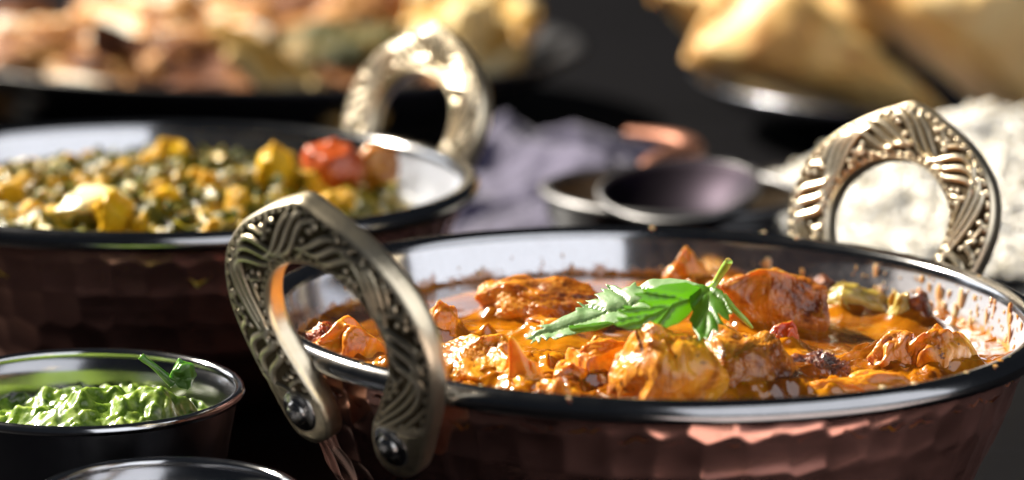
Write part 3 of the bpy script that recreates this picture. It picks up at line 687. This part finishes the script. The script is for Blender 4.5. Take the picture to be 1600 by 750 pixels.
def chutney():
    m = food('green_chutney', [(.3, (.035, .08, .005)), (.45, (.13, .23, .018)), (.58, (.28, .40, .06)), (.75, (.50, .60, .18))], 260, rough=.35, coat=.7, coatr=.14, sss=.4, sssr=(1, 1, .2), ssc=.003, bstr=.25, bdist=.0006, seed=31)
    n = 260; r = .0285; a = np.linspace(-1, 1, n); X, Y = np.meshgrid(a, a, indexing='ij'); U = X*np.sqrt(1-Y*Y/2)*r; W = Y*np.sqrt(1-X*X/2)*r; P2 = np.stack([U, W], -1)
    h = -.0035+.0085*np.exp(-((U-.004)**2+(W+.010)**2)/.00013)+.0060*np.exp(-((U-.016)**2+(W+.006)**2)/.00006)+.0030*np.exp(-((U+.018)**2+(W+.014)**2)/.00007)
    lum = 1-vor(np.concatenate([P2*260, 0*P2[..., :1]], -1), 5)
    h = h-.0008+.0022*fbm(P2*170, 3, 60, .5)+.0007*lum+.00025*noise(P2*800, 3)
    h -= .0015*sstep(r*.9, r, np.hypot(U, W))
    V = np.stack([U, W, .0345+h], -1).reshape(-1, 3)
    o = link('green_chutney', mesh('green_chutney', V, grid_faces(n, n)), m, None, (CUP[0], CUP[1], 0)); tag(o, 'wet lumpy bright green chutney heaped in the steel cup', 'chutney')
    # coriander fragment poking up
    P = np.array(at_y(285, 590, -.012))
    o = link('herb_scrap', chunk('herb_scrap', (.0046, .0026, .0052), 71, 5, folds=.25, warp=.4, spikes=[(.6, 0, .8, .5, .1), (-.2, 0, 1, .4, .05)]), M_leaf2, None, tuple(P+[0, 0, .0005])); tag(o, 'crumpled green herb scrap standing up in the chutney', 'herb scrap')
    W_ = [at_y(a, b, -.012) for a, b in ((272, 600), (258, 588), (240, 572), (226, 562), (220, 556))]; V, F = tube(W_, [.0011, .0009, .0007, .0006, .0008], 10, 30)
    o = link('herb_stalk', mesh('herb_stalk', V, F), M_leaf2); tag(o, 'thin green herb stalk pointing up left out of the chutney', 'herb stalk')
M_leaf2 = food('herb_green', [(.3, (.04, .14, .01)), (.6, (.12, .30, .03)), (.8, (.25, .45, .06))], 200, rough=.3, sss=.3, sssr=(.5, 1, .2), seed=33)
chutney()

# ------------------------------------------------------------------ steel dish with a copper handled spoon, napkin
M_satin = metal('satin_steel', (.13, .13, .135), (.18, .18, .185), .45, .06, 60, .02)
M_dishin = metal('dish_brown_reflect', (.24, .18, .12), (.34, .26, .18), .36, .05, 60, .02)  # copper-coloured reflection put into the base colour of the inner wall
def dish():
    c = at_z(1054, 300, .034); Rr = 205/scale_at(c); root = thing('steel_dish', 'small round steel dish with a thin bright rim behind the near bowl', 'dish', (c[0], c[1], 0))
    h = .034
    out = [(.001, 0)]+[(Rr*(.62+.37*math.sin(t*PI/2)), h*(1-math.cos(t*PI/2))**.9) for t in np.linspace(0, 1, 30)]
    V, F = lathe(out, 160); link('outer_wall', mesh('outer_wall', V, F), M_steel, root)
    inn = [(.001, .0015)]+[(Rr*(.60+.37*math.sin(t*PI/2)), .0015+(h-.002)*(1-math.cos(t*PI/2))**.9) for t in np.linspace(0, 1, 30)]
    V, F = lathe(inn, 160); link('inner_wall', mesh('inner_wall', V, F), M_dishin, root)
    pr = [(Rr*.985+.0017*math.cos(a), h+.0014*math.sin(a)) for a in np.linspace(0, 2*PI, 20)]; V, F = lathe(pr, 200); link('rim', mesh('rim', V, F), M_satin, root)
    # ladle spoon resting across the dish
    sp = at_z(1052, 300, .040); s = scale_at(sp); root = thing('serving_spoon', 'steel serving spoon with copper handle resting in the small steel dish', 'spoon', tuple(sp))
    nu, nv = 96, 20; a = np.linspace(0, 2*PI, nu, endpoint=False); q = np.linspace(0, 1, nv)
    A, Q = np.meshgrid(a, q, indexing='ij'); Lx, Ly = 118/s, 150/s
    ex = np.cos(A)*Lx*(1+.12*np.cos(A)); ey = np.sin(A)*Ly
    X, Y = ex*Q, ey*Q; Z = -.012*(1-Q**2.4)
    G = np.stack([X, Y, Z], -1); G2 = np.stack([X*.985, Y*.985, Z+.0009], -1)
    ang = R_(24); Rm = np.array(Matrix.Rotation(R_(-10), 3, 'Y') @ Matrix.Rotation(R_(8), 3, 'X') @ Matrix.Rotation(ang, 3, 'Z'))
    Vb = G.reshape(-1, 3)@Rm.T; Vt = G2[:, ::-1].reshape(-1, 3)@Rm.T
    V = np.stack([np.concatenate([G, G2[:, ::-1]], 1)], 0)[0]; link('spoon_bowl', mesh('spoon_bowl', V.reshape(-1, 3)@Rm.T, grid_faces(nu, 2*nv, True, False)), M_spoon_reflect, root)
    e = np.stack([np.cos(a)*Lx*(1+.12*np.cos(a)), np.sin(a)*Ly, 0*a], -1)@Rm.T
    T = np.roll(e, -1, 0)-np.roll(e, 1, 0); T /= np.linalg.norm(T, axis=1)[:, None]; S_ = np.cross(T, [0, 0, 1]); b = np.linspace(0, 2*PI, 8, endpoint=False)
    V = e[:, None]+.0009*(S_[:, None]*np.cos(b)[None, :, None]+np.array([0, 0, 1.])*np.sin(b)[None, :, None]); link('spoon_edge', mesh('spoon_edge', V.reshape(-1, 3), grid_faces(nu, 8, True, True)), M_satin, root)
    W_ = [np.array(at_y(x, y, yy))-sp for x, y, yy in ((1010, 268, .262), (1022, 252, .268), (1050, 240, .275), (1078, 234, .283), (1070, 222, .292), (1030, 214, .300), (980, 208, .306))]
    V, F = tube(W_, [.003, .0036, .0042, .0044, .0044, .004, .003], 14, 60, .6); link('spoon_handle', mesh('spoon_handle', V, F), M_copperskin, root)
M_spoon_reflect = metal('spoon_steel', (.010, .007, .012), (.016, .011, .018), .5, .04, 60, .02)  # dark violet reflection of the napkin put into the base colour
M_copperskin = metal('satin_copper', (.20, .09, .06), (.28, .135, .095), .55, .06, 90, .03)
dish()
def napkin():
    m, nt, p = mat('violet_linen'); co = coords(nt)
    wv = N(nt, 'ShaderNodeTexWave', Scale=900); wv2 = N(nt, 'ShaderNodeTexWave', Scale=900, bands_direction='Y')
    nt.links.new(co, wv.inputs['Vector']); nt.links.new(co, wv2.inputs['Vector'])
    setc(nt, p, ramp(nt, nz(nt, co, 30, 5), [(.3, (.042, .038, .085)), (.7, (.070, .062, .125))])); p.inputs['Roughness'].default_value = .85; p.inputs['Sheen Weight'].default_value = .25
    nt.links.new(bump(nt, mathn(nt, 'ADD', wv.outputs['Fac'], wv2.outputs['Fac']), .3, .0004), p.inputs['Normal'])
    nu, nv = 220, 160; u = np.linspace(0, 1, nu); v = np.linspace(0, 1, nv); U, V_ = np.meshgrid(u, v, indexing='ij')
    # crumpled cloth between the bowls, on the table
    x = -.066+.118*U+.012*np.sin(V_*5)*(1-U); y = .262+.20*V_-.05*U*(1-V_)+.012*np.sin(U*7)
    q = np.stack([U*1.2+.6*V_, V_*3.2-1.1*U], -1)
    z = .023*np.clip(ridge(q*1.35+.3, 2, 5)+.25, 0, 1.5)**1.3*np.sin(PI*np.clip(U*1.02, 0, 1))**.45*np.sin(PI*V_)**.5+.012*sstep(0, .3, U)*sstep(1, .6, V_)*np.sin(PI*V_)+.0035*fbm(q*5, 3, 8)*np.sin(PI*V_)**.3
    z = np.maximum(z, 0)+.002
    o = link('napkin', mesh('napkin', np.stack([x, y, z], -1).reshape(-1, 3), grid_faces(nu, nv)), m); tag(o, 'crumpled violet grey linen napkin on the table between the bowls', 'napkin')
    s = o.modifiers.new('thickness', 'SOLIDIFY'); s.thickness = .0012
napkin()
def front_cloth():  # added unseen cloth that gives the copper side its pale reflection
    nu, nv = 120, 90; U, V_ = np.meshgrid(np.linspace(0, 1, nu), np.linspace(0, 1, nv), indexing='ij')
    q = np.stack([U*2+.7*V_, V_*2.4-.8*U], -1)
    x = -.010+.235*U+.03*V_+.004*np.sin(V_*9); y = -.30+.185*V_+.05*U+.004*np.sin(U*8)
    z = .0025+.007*np.clip(ridge(q, 2, 15)+.1, 0, 1)*np.sin(PI*V_)**.5
    m, nt, p = mat('rose_linen'); setc(nt, p, ramp(nt, nz(nt, coords(nt), 40, 4), [(.3, (.72, .62, .64)), (.7, (.82, .74, .76))])); p.inputs['Roughness'].default_value = .85
    o = link('added_cloth', mesh('added_cloth', np.stack([x, y, z], -1).reshape(-1, 3), grid_faces(nu, nv)), m); tag(o, 'pale rose cloth added out of frame to brighten the reflection in the near bowl copper', 'cloth')
    sm = o.modifiers.new('thickness', 'SOLIDIFY'); sm.thickness = .0015
front_cloth()

# ------------------------------------------------------------------ rice
def plate(name, label, cx, cy, Rr, h, m, lip=.004):
    o = thing(name, label, 'plate', (cx, cy, 0))
    pr = [(.001, 0), (Rr*.62, 0), (Rr*.66, .001), (Rr*.9, h*.7), (Rr*.99, h-.0004), (Rr, h+.0006), (Rr*.992, h+.0018), (Rr*.97, h+.0010), (Rr*.88, h*.7+.002), (Rr*.64, .0032), (.001, .003)]
    pr = spline([(a, b, 0) for a, b in pr], 60); V, F = lathe([(a, max(b, 0)) for a, b, _ in pr], 180); link('dish_body', mesh('dish_body', V, F), m, o); return o
m, nt, p = mat('black_glaze'); setc(nt, p, ramp(nt, nz(nt, coords(nt), 40, 4), [(.3, (.012, .012, .014)), (.7, (.012, .012, .014))])); p.inputs['Specular IOR Level'].default_value = .3; p.inputs['Roughness'].default_value = .42; M_black = m
RC = (.143, .332)
plate('rice_plate', 'dark plate under the mound of white rice', RC[0], RC[1], .108, .012, M_black)
def rice():
    m, nt, p = mat('cooked_rice'); co = coords(nt)
    setc(nt, p, ramp(nt, nz(nt, co, 60, 4), [(.3, (.74, .71, .64)), (.7, (.84, .82, .77))])); p.inputs['Roughness'].default_value = .4; p.inputs['Subsurface Weight'].default_value = .5; p.inputs['Subsurface Radius'].default_value = (1, .9, .7); p.inputs['Subsurface Scale'].default_value = .004; p.inputs['Coat Weight'].default_value = .3
    Rr = .097
    def hf(x, y):
        r = np.hypot(x, y)/Rr; return .006+.030*np.clip(1-r**2.2, 0, 1)+.0075*noise(np.stack([x*55, y*55], -1), 77)*np.clip(1.2-r, 0, 1)
    n = 120; a = np.linspace(-1, 1, n); X, Y = np.meshgrid(a, a, indexing='ij'); U = X*np.sqrt(1-Y*Y/2)*Rr*.97; W = Y*np.sqrt(1-X*X/2)*Rr*.97
    base = np.stack([U, W, hf(U, W)-.0070], -1).reshape(-1, 3); VV = [base]; FF = [grid_faces(n, n)]; k = len(base)
    rng = np.random.default_rng(12); K = 9500
    # grain: 6-sided tapered capsule
    st = [(-1, .15), (-.8, .62), (-.35, 1), (.35, 1), (.8, .62), (1, .15)]; g = np.array([(x, r*math.cos(t), r*math.sin(t)) for x, r in st for t in np.linspace(0, 2*PI, 6, endpoint=False)]); gf = grid_faces(6, 6, False, True)
    rr = Rr*np.sqrt(rng.random(K)); th = rng.uniform(0, 2*PI, K); gx, gy = rr*np.cos(th), rr*np.sin(th); gz = hf(gx, gy)+rng.uniform(-.0060, .0020, K)+.0014*rng.normal(size=K)
    yaw = rng.uniform(0, 2*PI, K); pit = rng.normal(0, .5, K); L = rng.uniform(.0038, .0056, K); w_ = rng.uniform(.0012, .0015, K)
    loc = g[None]*np.stack([L, w_, w_], -1)[:, None]; bend = .12*(loc[..., 0]/L[:, None])**2*L[:, None]; loc[..., 2] -= bend
    cp, sp_ = np.cos(pit)[:, None], np.sin(pit)[:, None]; x = loc[..., 0]*cp+loc[..., 2]*sp_; z = -loc[..., 0]*sp_+loc[..., 2]*cp; y = loc[..., 1]
    cy_, sy_ = np.cos(yaw)[:, None], np.sin(yaw)[:, None]
    Wd = np.stack([x*cy_-y*sy_+gx[:, None], x*sy_+y*cy_+gy[:, None], z+gz[:, None]], -1)
    VV.append(Wd.reshape(-1, 3)); FF.append((gf[None]+(np.arange(K)*36)[:, None, None]+k).reshape(-1, 4))
    o = link('rice', mesh('rice', np.vstack(VV), np.vstack(FF)), m, None, (RC[0], RC[1], 0)); tag(o, 'mound of loose white cooked rice behind the right brass handle', 'rice', kind='stuff')
rice()

# ------------------------------------------------------------------ samosas
M_pastry = food('fried_pastry', [(.3, (.48, .22, .05)), (.5, (.70, .42, .13)), (.7, (.86, .66, .30))], 45, rough=.55, coat=.12, coatr=.4, sss=.1, bscale=160, bstr=.35, bdist=.002, spots=(.42, .17, .03), spot_thr=.62, seed=41)
M_pastry2 = food('golden_pastry', [(.3, (.66, .36, .11)), (.5, (.80, .54, .22)), (.7, (.86, .66, .34))], 28, rough=.55, coat=.12, coatr=.4, sss=.1, bscale=160, bstr=.3, bdist=.002, seed=43)
plate('samosa_plate', 'dark shiny steel plate holding the samosas', .140, .553, .098, .022, M_darksteel)
def samosa(P, tri, thick, rot, m, seed, label):
    """puffed triangular pastry: a rounded triangle outline with a fat middle and a crimped seam"""
    root = thing('samosa', label, 'samosa', tuple(P), 0, 'samosas piled on the black plate'); root.rotation_euler = rot
    V, F = ico(6); n = V.copy(); a = np.arctan2(n[:, 1], n[:, 0])
    T = np.array(tri, float)      # three corners (x, y) around the origin
    # support-function shape: soft maximum over corners
    cr = np.zeros(len(n)); dirs = np.stack([np.cos(a), np.sin(a)], -1)
    E = [T[(i+1) % 3]-T[i] for i in range(3)]; rad = np.full(len(n), 9.)
    inv = 0
    for i in range(3):
        nn = np.array([E[i][1], -E[i][0]]); nn /= np.linalg.norm(nn); d = nn@T[i]
        if d < 0: nn, d = -nn, -d
        inv = inv+np.clip(dirs@nn/d, 0, None)**4
    rad = inv**(-1/4)
    rho = np.hypot(n[:, 0], n[:, 1]); q = np.clip(rho, 0, 1)
    rs = q**.8; X = dirs[:, 0]*rad*rs; Y = dirs[:, 1]*rad*rs
    Z = np.sign(n[:, 2])*(1-q**2.6)**.75*thick
    Pn = np.stack([X, Y, Z], -1)
    Pn[:, 2] += .0018*fbm(Pn*26+seed, 2, seed); Pn += .0022*np.stack([noise(Pn*45, seed), noise(Pn*45, seed+2), noise(Pn*60, seed+4)], -1)
    bl = np.clip(.42-vor(Pn*75+seed, seed), 0, 1); Pn[:, 2] += np.sign(n[:, 2])*bl*.004*(1-q)
    link('pastry', mesh('pastry', Pn, F), m, root)
    # crimped seam along one side
    a0, a1 = T[0]*.97, T[1]*.97; t = np.linspace(0.03, .97, 60); C = a0+(a1-a0)*t[:, None]
    nn = np.array([(a1-a0)[1], -(a1-a0)[0]]); nn /= np.linalg.norm(nn)
    if nn@a0 < 0: nn = -nn
    pts = np.concatenate([C+nn*(-.002+.004*np.sin(PI*t))[:, None], (.0014*np.sin(t*50))[:, None]], -1)
    b = np.linspace(0, 2*PI, 10, endpoint=False); nn3 = np.array([nn[0], nn[1], 0])
    Vs = pts[:, None]+.0045*nn3*np.cos(b)[None, :, None]+np.array([0, 0, .0024])*np.sin(b)[None, :, None]
    link('crimp', mesh('crimp', Vs.reshape(-1, 3), grid_faces(60, 10, False, True)), m, root)
def sam(px, py, yw, *a): samosa(at_y(px, py, yw), *a)
mm = .001
sam(1280, 92, .525, [(-53*mm, -4*mm), (-22*mm, 40*mm), (60*mm, -30*mm)], 22*mm, (R_(74), R_(0), R_(4)), M_pastry, 3, 'front samosa with a blistered brown side, leaning on the left of the plate')
sam(1500, 66, .560, [(-66*mm, 26*mm), (38*mm, 36*mm), (34*mm, -36*mm)], 26*mm, (R_(62), R_(6), R_(-8)), M_pastry2, 5, 'pale golden samosa at the right, overlapping the front one')
sam(1098, 24, .600, [(-24*mm, 12*mm), (24*mm, 14*mm), (10*mm, -22*mm)], 11*mm, (R_(68), R_(0), R_(16)), M_pastry2, 7, 'small bright samosa corner sticking out behind, at the left')
sam(1330, 6, .64, [(-36*mm, 16*mm), (42*mm, 16*mm), (4*mm, -32*mm)], 18*mm, (R_(60), R_(0), R_(0)), M_pastry2, 11, 'samosa hidden at the back of the plate, cut off by the top edge')

# ------------------------------------------------------------------ flatbreads
NAAN = [(.40, (.05, .014, .003)), (.47, (.24, .075, .012)), (.52, (.55, .27, .07)), (.57, (.92, .87, .74))]  # char in the dark stops; the cream stop paints in white-lit tops
M_naan = food('charred_bread', NAAN, 24, rough=.65, coat=.12, coatr=.35, sss=0., spec=.3, bscale=120, bstr=.5, bdist=.003, spots=(.16, .04, .015), spot_thr=.62, seed=51)
M_naan2 = food('pale_bread', [(.36, (.20, .07, .012)), (.50, (.52, .30, .06)), (.62, (.86, .76, .46))], 22, rough=.65, coat=.06, sss=0., spec=.3, bscale=120, bstr=.4, bdist=.003, spots=(.45, .2, .06), spot_thr=.66, seed=53)
M_naan3 = food('brown_bread', [(.38, (.04, .010, .003)), (.50, (.17, .050, .009)), (.58, (.50, .24, .06)), (.66, (.85, .74, .5))], 24, rough=.65, coat=.08, sss=0., spec=.3, bscale=120, bstr=.5, bdist=.003, seed=55)
M_herb = food('herb_filling', [(.3, (.012, .016, .004)), (.5, (.06, .06, .012)), (.7, (.28, .16, .04))], 60, rough=.6, coat=.05, sss=0, spec=.2, bstr=.5, bdist=.002, seed=57)
plate('bread_plate', 'black plate under the heap of flatbread', -.137, .580, .138, .030, M_black)
def bread(px, py, yw, size, rot, m, seed, label, name='flatbread', cat='flatbread', group='torn flatbreads heaped on the black plate', bend=.3):
    V, F = ico(6); n = V.copy(); rho = np.hypot(n[:, 0], n[:, 1])
    a = np.arctan2(n[:, 1], n[:, 0]); rad = 1+.16*noise(np.stack([np.cos(a)*1.6, np.sin(a)*1.6], -1), seed)+.07*noise(np.stack([np.cos(a)*5, np.sin(a)*5], -1), seed+1)
    P = n*np.stack([rad, rad, 1+0*rad], -1); P[:, 2] = np.sign(n[:, 2])*np.abs(n[:, 2])**.6
    top = .25*np.clip(.55-vor(n*np.array([3.2, 3.2, 1.2])+seed, seed), 0, 1)*2+.25*fbm(n*3+seed, 3, seed); P[:, 2] += np.sign(n[:, 2])*top*(1-rho**3)
    P = P*np.array(size)/2; cx = size[0]
    P[:, 2] += bend*cx*.5*(P[:, 0]/cx*2)**2*.5 + .10*cx*noise(np.stack([P[:, 0], P[:, 1]], -1)/cx*3.0+seed, seed+3)
    o = link(name, mesh(name, P, F), m, None, tuple(at_y(px, py, yw)), tuple(R_(x) for x in rot)); tag(o, label, cat, group)
bread(150, 105, .50, (.085, .050, .014), (23, 12, 8), M_naan, 1, 'blistered pale flatbread at the far left front of the heap', bend=.15)
bread(35, 110, .52, (.055, .045, .014), (35, -14, 30), M_naan, 2, 'browned flatbread end at the left edge of the heap')
bread(265, 50, .56, (.085, .06, .014), (30, 8, -20), M_naan, 3, 'flatbread fold with lit white painted in, on top of the heap, left')
bread(110, 72, .58, (.065, .05, .014), (20, 20, 10), M_naan3, 9, 'reddish flatbread behind the left pieces')
bread(300, 130, .49, (.085, .042, .013), (33, 22, -12), M_naan3, 4, 'dark red brown flatbread leaning at the front centre')
bread(455, 138, .480, (.064, .024, .010), (25, 26, -8), M_naan2, 5, 'yellow edged flatbread strip sloping down to the right front')
bread(500, 75, .55, (.060, .045, .014), (15, 0, 5), M_herb, 6, 'dark herb filling showing between the breads', 'herb_filling', 'bread filling', None)
bread(440, 35, .60, (.085, .05, .014), (25, -6, 10), M_naan3, 7, 'brown flatbread across the back of the heap, centre')
bread(590, 30, .62, (.07, .05, .014), (27, 6, 12), M_naan3, 8, 'brown flatbread at the back, left of the pale right one')
bread(735, 50, .60, (.058, .055, .020), (40, 10, -15), M_naan2, 10, 'pale golden flatbread corner at the right end of the heap')
bread(620, 140, .53, (.065, .035, .012), (10, 8, 0), M_naan, 12, 'orange flatbread seen through the far brass handle')
bread(400, 12, .66, (.09, .05, .014), (30, -4, 0), M_naan, 13, 'flatbread at the very back cut off by the top edge')
print('objects', len(bpy.data.objects), 'polys', sum(len(o.data.polygons) for o in bpy.data.objects if o.type == 'MESH'))
